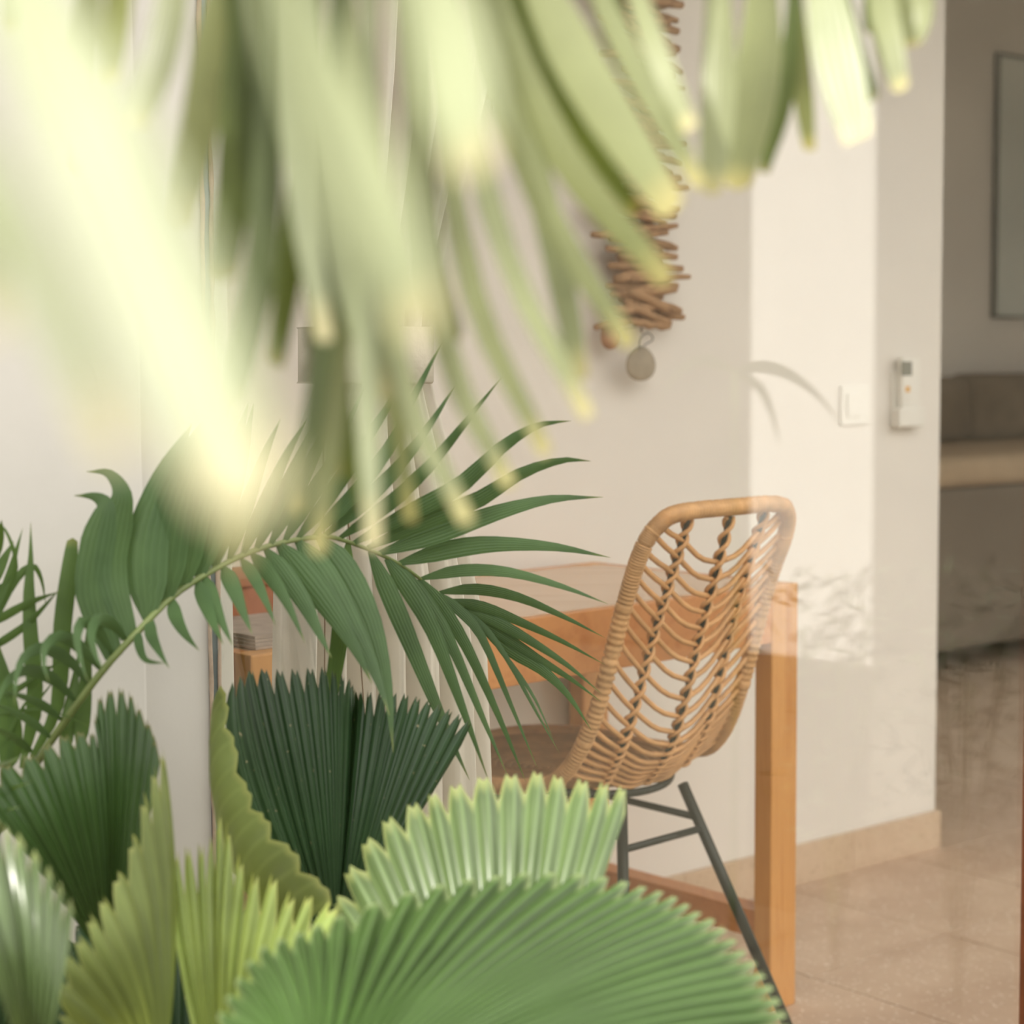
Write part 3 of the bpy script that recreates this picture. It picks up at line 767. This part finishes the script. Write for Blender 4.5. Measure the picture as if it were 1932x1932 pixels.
fan(fp1, hub, rays_auto(hub, [(-160, 1800, 1.44), (-80, 1730, 1.46), (0, 1690, 1.48), (70, 1700, 1.50), (130, 1760, 1.50), (150, 1850, 1.48)], 0.02), 'fan_dark', 14, 0.06, 0.006, base1, seed=14)
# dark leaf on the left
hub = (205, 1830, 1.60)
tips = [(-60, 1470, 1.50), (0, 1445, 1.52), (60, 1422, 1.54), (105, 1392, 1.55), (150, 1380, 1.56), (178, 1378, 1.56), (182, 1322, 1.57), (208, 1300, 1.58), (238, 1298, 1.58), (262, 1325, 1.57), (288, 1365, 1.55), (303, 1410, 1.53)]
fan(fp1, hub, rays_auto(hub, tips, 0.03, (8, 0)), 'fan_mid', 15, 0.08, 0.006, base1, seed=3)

base2 = pt(560, 1932, 1.30); base2.z = -0.03
fp2 = empty('fan_palm', base2); tag(fp2, 'bright green fan palm with large toothed leaves along the bottom edge', 'fan palm', 'fan palms')
# half-turned pale leaf at the left
hub = (300, 2050, 1.36)
tips = [(308, 1398, 1.50), (290, 1440, 1.46), (266, 1500, 1.43), (240, 1600, 1.40), (204, 1676, 1.37), (172, 1716, 1.34), (146, 1766, 1.32), (112, 1808, 1.30), (104, 1885, 1.28), (115, 1960, 1.27)]
mids = [(330, 1700, 1.45), (320, 1720, 1.42), (305, 1750, 1.40), (285, 1790, 1.38), (262, 1830, 1.36), (242, 1860, 1.34), (226, 1890, 1.33), (208, 1915, 1.32), (200, 1960, 1.31), (204, 2005, 1.31)]
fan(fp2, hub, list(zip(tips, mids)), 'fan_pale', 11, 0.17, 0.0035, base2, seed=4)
# yellow-green upright leaf
hub = (420, 2150, 1.44)
tips = [(312, 1700, 1.46), (322, 1612, 1.47), (350, 1596, 1.48), (380, 1588, 1.48), (402, 1572, 1.49), (424, 1530, 1.49), (446, 1600, 1.47), (478, 1645, 1.46), (520, 1650, 1.45), (560, 1690, 1.43), (600, 1690, 1.42), (660, 1720, 1.40)]
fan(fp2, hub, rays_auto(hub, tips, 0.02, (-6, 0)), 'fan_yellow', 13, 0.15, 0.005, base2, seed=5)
# glossy leaf in the bottom left corner
hub = (60, 2080, 1.16)
tips = [(-120, 1560, 1.16), (-50, 1540, 1.17), (0, 1555, 1.18), (22, 1566, 1.18), (52, 1596, 1.18), (80, 1626, 1.18), (103, 1656, 1.18), (122, 1686, 1.18), (143, 1722, 1.18)]
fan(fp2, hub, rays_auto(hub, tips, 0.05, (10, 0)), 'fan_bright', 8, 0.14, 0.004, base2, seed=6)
# leaf below the chair
hub = (930, 2180, 1.34)
tips = [(620, 1790, 1.44), (632, 1720, 1.46), (652, 1652, 1.47), (690, 1590, 1.48), (735, 1542, 1.49), (790, 1512, 1.50), (832, 1492, 1.50), (890, 1472, 1.50), (950, 1464, 1.50), (1010, 1458, 1.50), (1055, 1466, 1.49), (1110, 1474, 1.48), (1155, 1480, 1.47), (1192, 1494, 1.46)]
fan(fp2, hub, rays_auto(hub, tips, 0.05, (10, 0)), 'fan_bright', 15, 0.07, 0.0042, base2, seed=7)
# large leaf in front
hub = (590, 2130, 1.00)
tips = [(410, 1940, 1.10), (445, 1868, 1.15), (490, 1800, 1.19), (560, 1768, 1.23), (640, 1738, 1.27), (780, 1690, 1.33), (900, 1664, 1.36), (1010, 1652, 1.38), (1120, 1656, 1.38), (1205, 1672, 1.37), (1270, 1692, 1.36), (1320, 1722, 1.34), (1370, 1756, 1.31), (1410, 1802, 1.28), (1448, 1850, 1.24), (1478, 1902, 1.20), (1500, 1960, 1.16)]
mids = [((hub[0] + x) / 2 + 10, (hub[1] + y) / 2 - 40, (hub[2] + D) / 2 - 0.02) for x, y, D in tips]
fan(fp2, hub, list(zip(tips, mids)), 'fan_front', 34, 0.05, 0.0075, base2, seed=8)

# ---- 2. the arching palm
base3 = pt(-30, 1700, 1.66); base3.z = -0.03
ap = empty('feather_palm', base3); tag(ap, 'feather palm with one long frond arching across before the chair', 'palm')
rach = [(20, 1520, 1.66), (95, 1400, 1.63), (190, 1270, 1.62), (260, 1192, 1.63), (330, 1122, 1.66), (420, 1066, 1.70), (510, 1029, 1.75), (600, 1013, 1.79), (640, 1017, 1.81), (698, 1038, 1.84), (752, 1063, 1.86), (793, 1092, 1.88), (830, 1121, 1.90), (863, 1141, 1.91), (897, 1171, 1.92), (925, 1200, 1.93)]
A = 'leaf_arch'
LA = [
 ([(752, 1063), (850, 1036), (938, 1026), (1050, 1032), (1152, 1052)], 36, 'lance', A), ([(715, 1044), (830, 1005), (938, 966), (1040, 941), (1138, 938)], 37, 'lance', A),
 ([(690, 1036), (800, 985), (900, 945), (985, 893), (1060, 869), (1115, 870)], 34, 'lance', A), ([(665, 1026), (780, 965), (870, 915), (950, 842), (1015, 803), (1078, 794)], 35, 'lance', A),
 ([(640, 1016), (730, 955), (810, 880), (880, 795), (946, 712)], 28, 'lance', A), ([(612, 1012), (690, 945), (760, 870), (815, 795), (860, 724)], 28, 'lance', A),
 ([(590, 1013), (660, 940), (730, 850), (790, 730), (835, 642)], 28, 'lance', A), ([(560, 1018), (620, 940), (680, 850), (730, 770), (760, 700)], 28, 'lance', A),
 ([(535, 1024), (590, 930), (640, 840), (690, 720)], 28, 'lance', A), ([(508, 1031), (560, 930), (605, 830), (645, 735)], 28, 'lance', A), ([(482, 1040), (530, 940), (570, 850), (608, 760)], 28, 'lance', A),
 ([(456, 1052), (500, 950), (540, 860), (578, 790)], 28, 'lance', A), ([(430, 1062), (465, 960), (500, 860), (530, 790)], 28, 'lance', A), ([(405, 1072), (430, 960), (460, 860), (480, 760)], 42, 'lance', A),
 ([(375, 1092), (400, 970), (440, 860), (470, 760)], 60, 'lance', A), ([(345, 1112), (360, 980), (400, 850), (440, 750)], 74, 'lance', A), ([(312, 1140), (320, 1000), (360, 860), (410, 760)], 80, 'lance', A), ([(280, 1170), (275, 1030), (310, 900), (360, 800)], 84, 'lance', A),
 ([(245, 1205), (210, 1080), (222, 985), (231, 930), (205, 893), (163, 890)], 62, 'curl', A), ([(215, 1240), (175, 1120), (185, 1020), (198, 960), (180, 938), (140, 935)], 66, 'curl', A),
 # lower side, hanging
 ([(698, 1040), (740, 1130), (785, 1236), (840, 1370), (886, 1472)], 38, 'lance', A), ([(728, 1054), (770, 1110), (816, 1190), (870, 1330), (922, 1474)], 36, 'lance', A), ([(758, 1070), (800, 1130), (847, 1205), (905, 1340), (957, 1462)], 28, 'lance', A),
 ([(790, 1092), (830, 1140), (880, 1220), (940, 1350), (992, 1475)], 26, 'lance', A), ([(825, 1118), (865, 1150), (908, 1200), (960, 1320), (1014, 1450)], 20, 'lance', A), ([(860, 1140), (910, 1180), (955, 1240), (1010, 1340), (1056, 1422)], 12, 'lance', A),
 ([(897, 1172), (960, 1225), (1020, 1262), (1070, 1310), (1116, 1378)], 26, 'lance', A), ([(880, 1158), (950, 1200), (1013, 1242), (1075, 1280), (1134, 1324)], 20, 'lance', A), ([(868, 1146), (930, 1170), (995, 1206), (1070, 1255), (1134, 1308)], 21, 'lance', A),
 ([(848, 1132), (910, 1145), (977, 1172), (1060, 1210), (1141, 1254)], 21, 'lance', A), ([(828, 1118), (900, 1112), (977, 1127), (1060, 1162), (1141, 1203)], 22, 'lance', A), ([(793, 1092), (870, 1076), (959, 1079), (1060, 1106), (1148, 1140)], 24, 'lance', A),
 ([(920, 1196), (970, 1260), (1010, 1320), (1046, 1400)], 9, 'lance', A),
 ([(600, 1014), (650, 1070), (700, 1170), (730, 1290), (742, 1420)], 50, 'lance', A, -.05), ([(560, 1019), (610, 1080), (660, 1170), (705, 1260), (735, 1350)], 50, 'lance', A, -.06), ([(525, 1026), (570, 1080), (620, 1145), (665, 1215), (702, 1290)], 52, 'lance', A, -.06),
 ([(500, 1035), (535, 1080), (575, 1140), (600, 1190), (626, 1242)], 36, 'lance', A, -.06), ([(475, 1045), (505, 1080), (540, 1135), (576, 1214)], 31, 'lance', A, -.06), ([(455, 1054), (478, 1085), (500, 1130), (520, 1180)], 25, 'lance', A, -.06),
 ([(420, 1068), (437, 1100), (455, 1145), (476, 1197)], 32, 'lance', A, -.06), ([(385, 1086), (397, 1120), (415, 1165), (439, 1218)], 30, 'lance', A, -.07), ([(372, 1094), (385, 1130), (400, 1170), (421, 1216)], 30, 'lance', A, -.07),
 ([(325, 1128), (330, 1160), (348, 1195), (376, 1228)], 27, 'lance', A, -.07), ([(285, 1164), (285, 1195), (298, 1225), (320, 1262)], 24, 'lance', A, -.08), ([(262, 1190), (262, 1215), (275, 1245), (312, 1252)], 18, 'lance', A, -.08),
 # left side, arching over and drooping
 ([(240, 1210), (215, 1180), (186, 1168), (172, 1195), (180, 1235), (197, 1268)], 26, 'arch', A, -.14), ([(214, 1238), (190, 1195), (158, 1172), (145, 1200), (152, 1245), (167, 1290)], 26, 'arch', A, -.14),
 ([(190, 1264), (160, 1228), (118, 1200), (88, 1215), (82, 1250), (92, 1288)], 26, 'arch', A, -.15), ([(168, 1292), (130, 1245), (80, 1222), (45, 1240), (30, 1280), (28, 1330)], 26, 'arch', A, -.15),
 ([(145, 1326), (105, 1285), (60, 1265), (25, 1275), (0, 1310), (-10, 1350)], 26, 'arch', A, -.15), ([(121, 1362), (80, 1330), (36, 1312), (-20, 1300)], 18, 'arch', A, -.1), ([(98, 1394), (60, 1362), (15, 1338), (-30, 1325)], 18, 'arch', A, -.1), ([(66, 1424), (35, 1398), (0, 1378), (-40, 1365)], 16, 'arch', A, -.1),
 ([(657, 1024), (652, 1090), (642, 1200), (622, 1330), (605, 1450), (596, 1570)], 36, 'lance', 'leaf_left', -.02, .2),
]
frond(ap, rach, 0.0037, LA)
b3 = MB().tube(cr([base3, pt(-30, 1750, 1.66), pt(20, 1520, 1.66)], 12), 0.007, 8).build('stem', 'stem_green', ap)

# ---- 3. palm clump at the left edge
base4 = pt(-40, 1700, 1.62); base4.z = -0.03
lp = empty('feather_palm', base4); tag(lp, 'upright feather palm half cut off by the left edge, by the white wall', 'palm')
G = 'leaf_left'
LL = [
 ([(60, 1430), (108, 1330), (118, 1180), (130, 1080), (137, 1016)], 34, 'blunt', G, .02, 0), ([(40, 1450), (66, 1330), (58, 1200), (55, 1110), (58, 1060), (58, 985)], 30, 'lance', G, .02),
 ([(-30, 1230), (15, 1115), (58, 1068), (78, 1092), (87, 1146)], 17, 'arch', G, .02), ([(-30, 1185), (50, 1140), (112, 1116)], 17, 'lance', G), ([(-30, 1232), (50, 1178), (114, 1110)], 16, 'lance', G), ([(-40, 1130), (0, 1110), (50, 1068)], 16, 'lance', G),
 ([(-15, 1190), (18, 1085), (43, 996)], 18, 'lance', G), ([(-20, 1110), (5, 1060), (26, 1020)], 22, 'lance', G), ([(-10, 1060), (0, 1010), (3, 980)], 18, 'lance', G), ([(0, 1150), (30, 1070), (10, 1000), (-20, 985)], 9, 'arch', G),
 ([(-20, 1330), (50, 1290), (126, 1238)], 13, 'lance', G), ([(-20, 1395), (50, 1345), (112, 1272)], 10, 'lance', G), ([(-20, 1290), (60, 1262), (140, 1258)], 9, 'lance', G), ([(0, 1420), (40, 1340), (75, 1290)], 8, 'lance', G),
 ([(150, 1420), (158, 1340), (165, 1240), (168, 1150)], 30, 'lance', G, .02), ([(10, 1460), (30, 1400), (20, 1300), (0, 1220)], 26, 'lance', G),
 ([(120, 1440), (128, 1360), (140, 1290), (150, 1220)], 28, 'lance', G, .02), ([(-30, 1500), (20, 1488), (62, 1474)], 10, 'lance', G, -.25), ([(-30, 1530), (10, 1528), (40, 1522)], 9, 'lance', G, -.25), ([(-30, 1450), (10, 1440), (60, 1420)], 9, 'lance', G, -.25),
 ([(-30, 1350), (10, 1345), (90, 1340), (172, 1372)], 8, 'lance', G), ([(15, 1500), (5, 1300), (-20, 1150)], 30, 'lance', G),
]
frond(lp, [(-40, 1600, 1.62), (-15, 1450, 1.63), (-20, 1250, 1.64), (-40, 1050, 1.64)], 0.006, LL)
MB().tube(cr([base4, pt(-60, 1750, 1.62), pt(-40, 1600, 1.62)], 10), 0.008, 8).build('stem', 'stem_green', lp)

# ---- a slender palm beside the white pillar, seen in the glass only
q0 = refl(1395, 700, 3.6); gb = V((q0.x, q0.y, -0.05))
gp = empty('garden_palm', gb); tag(gp, 'slender arching palm leaves reflected faintly in the glass above the chair', 'palm')
MB().tube(cr([gb, V((gb.x + .02, gb.y, q0.z * .5)), q0], 10), 0.006, 7).build('stem', 'stem_green', gp)
for P, w in (([(1395, 700), (1450, 692), (1500, 708), (1550, 745), (1594, 798)], 24), ([(1395, 700), (1440, 730), (1465, 780), (1480, 845)], 18), ([(1395, 700), (1340, 680), (1290, 700), (1250, 760)], 24)):
    blade([refl(x, y, 3.6) for x, y in P], w * 3.6 / FPX, 'lance', 'leaf_near_dark', gp, 0.1, eye=mirror(CAM))

# ---- 4. the drooping fronds close to the lens
base5 = V((-0.62, 0.42, -0.03))
dp = empty('drooping_palm', base5); tag(dp, 'tall palm with blurred pale fronds hanging down in front of everything', 'palm')
n1, n2, n3 = 'leaf_near', 'leaf_near_pale', 'leaf_near_dark'
frA = [(-420, -330, .30), (0, -230, .30), (400, -190, .36), (800, -170, .40), (1150, -170, .46)]
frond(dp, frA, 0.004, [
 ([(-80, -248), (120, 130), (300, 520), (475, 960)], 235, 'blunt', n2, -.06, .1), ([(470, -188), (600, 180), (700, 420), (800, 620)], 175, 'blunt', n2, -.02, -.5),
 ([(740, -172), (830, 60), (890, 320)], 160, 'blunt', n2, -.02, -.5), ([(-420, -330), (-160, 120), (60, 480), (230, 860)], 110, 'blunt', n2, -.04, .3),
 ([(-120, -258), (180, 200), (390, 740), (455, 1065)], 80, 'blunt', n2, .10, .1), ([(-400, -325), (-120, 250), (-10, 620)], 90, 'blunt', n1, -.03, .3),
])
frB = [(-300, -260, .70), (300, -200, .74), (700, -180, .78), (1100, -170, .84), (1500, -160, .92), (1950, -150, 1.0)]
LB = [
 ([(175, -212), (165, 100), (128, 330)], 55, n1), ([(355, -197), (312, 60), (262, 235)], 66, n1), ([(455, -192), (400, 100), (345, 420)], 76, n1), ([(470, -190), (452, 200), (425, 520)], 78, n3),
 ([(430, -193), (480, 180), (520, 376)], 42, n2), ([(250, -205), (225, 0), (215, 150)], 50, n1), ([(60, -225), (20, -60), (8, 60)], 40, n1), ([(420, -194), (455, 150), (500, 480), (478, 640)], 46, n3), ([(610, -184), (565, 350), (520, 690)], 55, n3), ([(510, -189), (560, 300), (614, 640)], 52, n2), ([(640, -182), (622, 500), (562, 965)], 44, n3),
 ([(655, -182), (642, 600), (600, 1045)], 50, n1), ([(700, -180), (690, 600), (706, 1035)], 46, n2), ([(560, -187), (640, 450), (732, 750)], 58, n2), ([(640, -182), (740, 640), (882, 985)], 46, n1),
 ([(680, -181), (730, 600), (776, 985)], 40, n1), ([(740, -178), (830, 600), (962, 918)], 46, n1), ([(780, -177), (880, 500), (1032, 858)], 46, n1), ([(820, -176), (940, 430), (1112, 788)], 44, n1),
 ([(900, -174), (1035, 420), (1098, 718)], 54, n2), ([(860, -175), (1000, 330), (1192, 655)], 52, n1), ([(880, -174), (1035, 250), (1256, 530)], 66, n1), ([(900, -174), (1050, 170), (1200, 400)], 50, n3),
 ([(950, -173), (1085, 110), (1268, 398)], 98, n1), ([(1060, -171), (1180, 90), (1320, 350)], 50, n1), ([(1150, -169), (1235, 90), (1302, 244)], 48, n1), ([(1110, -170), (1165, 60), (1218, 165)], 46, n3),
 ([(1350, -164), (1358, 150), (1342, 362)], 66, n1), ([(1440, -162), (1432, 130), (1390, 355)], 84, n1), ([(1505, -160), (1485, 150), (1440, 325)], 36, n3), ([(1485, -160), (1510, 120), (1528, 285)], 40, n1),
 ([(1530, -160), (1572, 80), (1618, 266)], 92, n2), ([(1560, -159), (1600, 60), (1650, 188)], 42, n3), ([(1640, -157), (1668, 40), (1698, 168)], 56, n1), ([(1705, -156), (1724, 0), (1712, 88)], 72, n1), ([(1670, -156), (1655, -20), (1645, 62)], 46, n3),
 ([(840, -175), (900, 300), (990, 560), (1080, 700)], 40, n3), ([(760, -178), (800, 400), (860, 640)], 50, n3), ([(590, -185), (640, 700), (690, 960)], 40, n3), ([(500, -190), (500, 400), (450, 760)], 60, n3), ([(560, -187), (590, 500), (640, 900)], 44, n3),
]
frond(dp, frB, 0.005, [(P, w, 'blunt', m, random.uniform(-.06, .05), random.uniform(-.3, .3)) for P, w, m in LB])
top = V((-0.60, 0.45, 1.75))
MB().tube(cr([base5, V((-0.63, 0.44, 0.8)), top], 14), lambda t: 0.05 - 0.012 * t, 12).build('trunk', 'bark', dp)
for fr_ in (frA, frB):
    MB().tube(cr([top - Z * .05, top.lerp(pt(*fr_[0]), .5) + Z * .06, pt(*fr_[0])], 10), 0.006, 8).build('petiole', 'stem_green', dp)
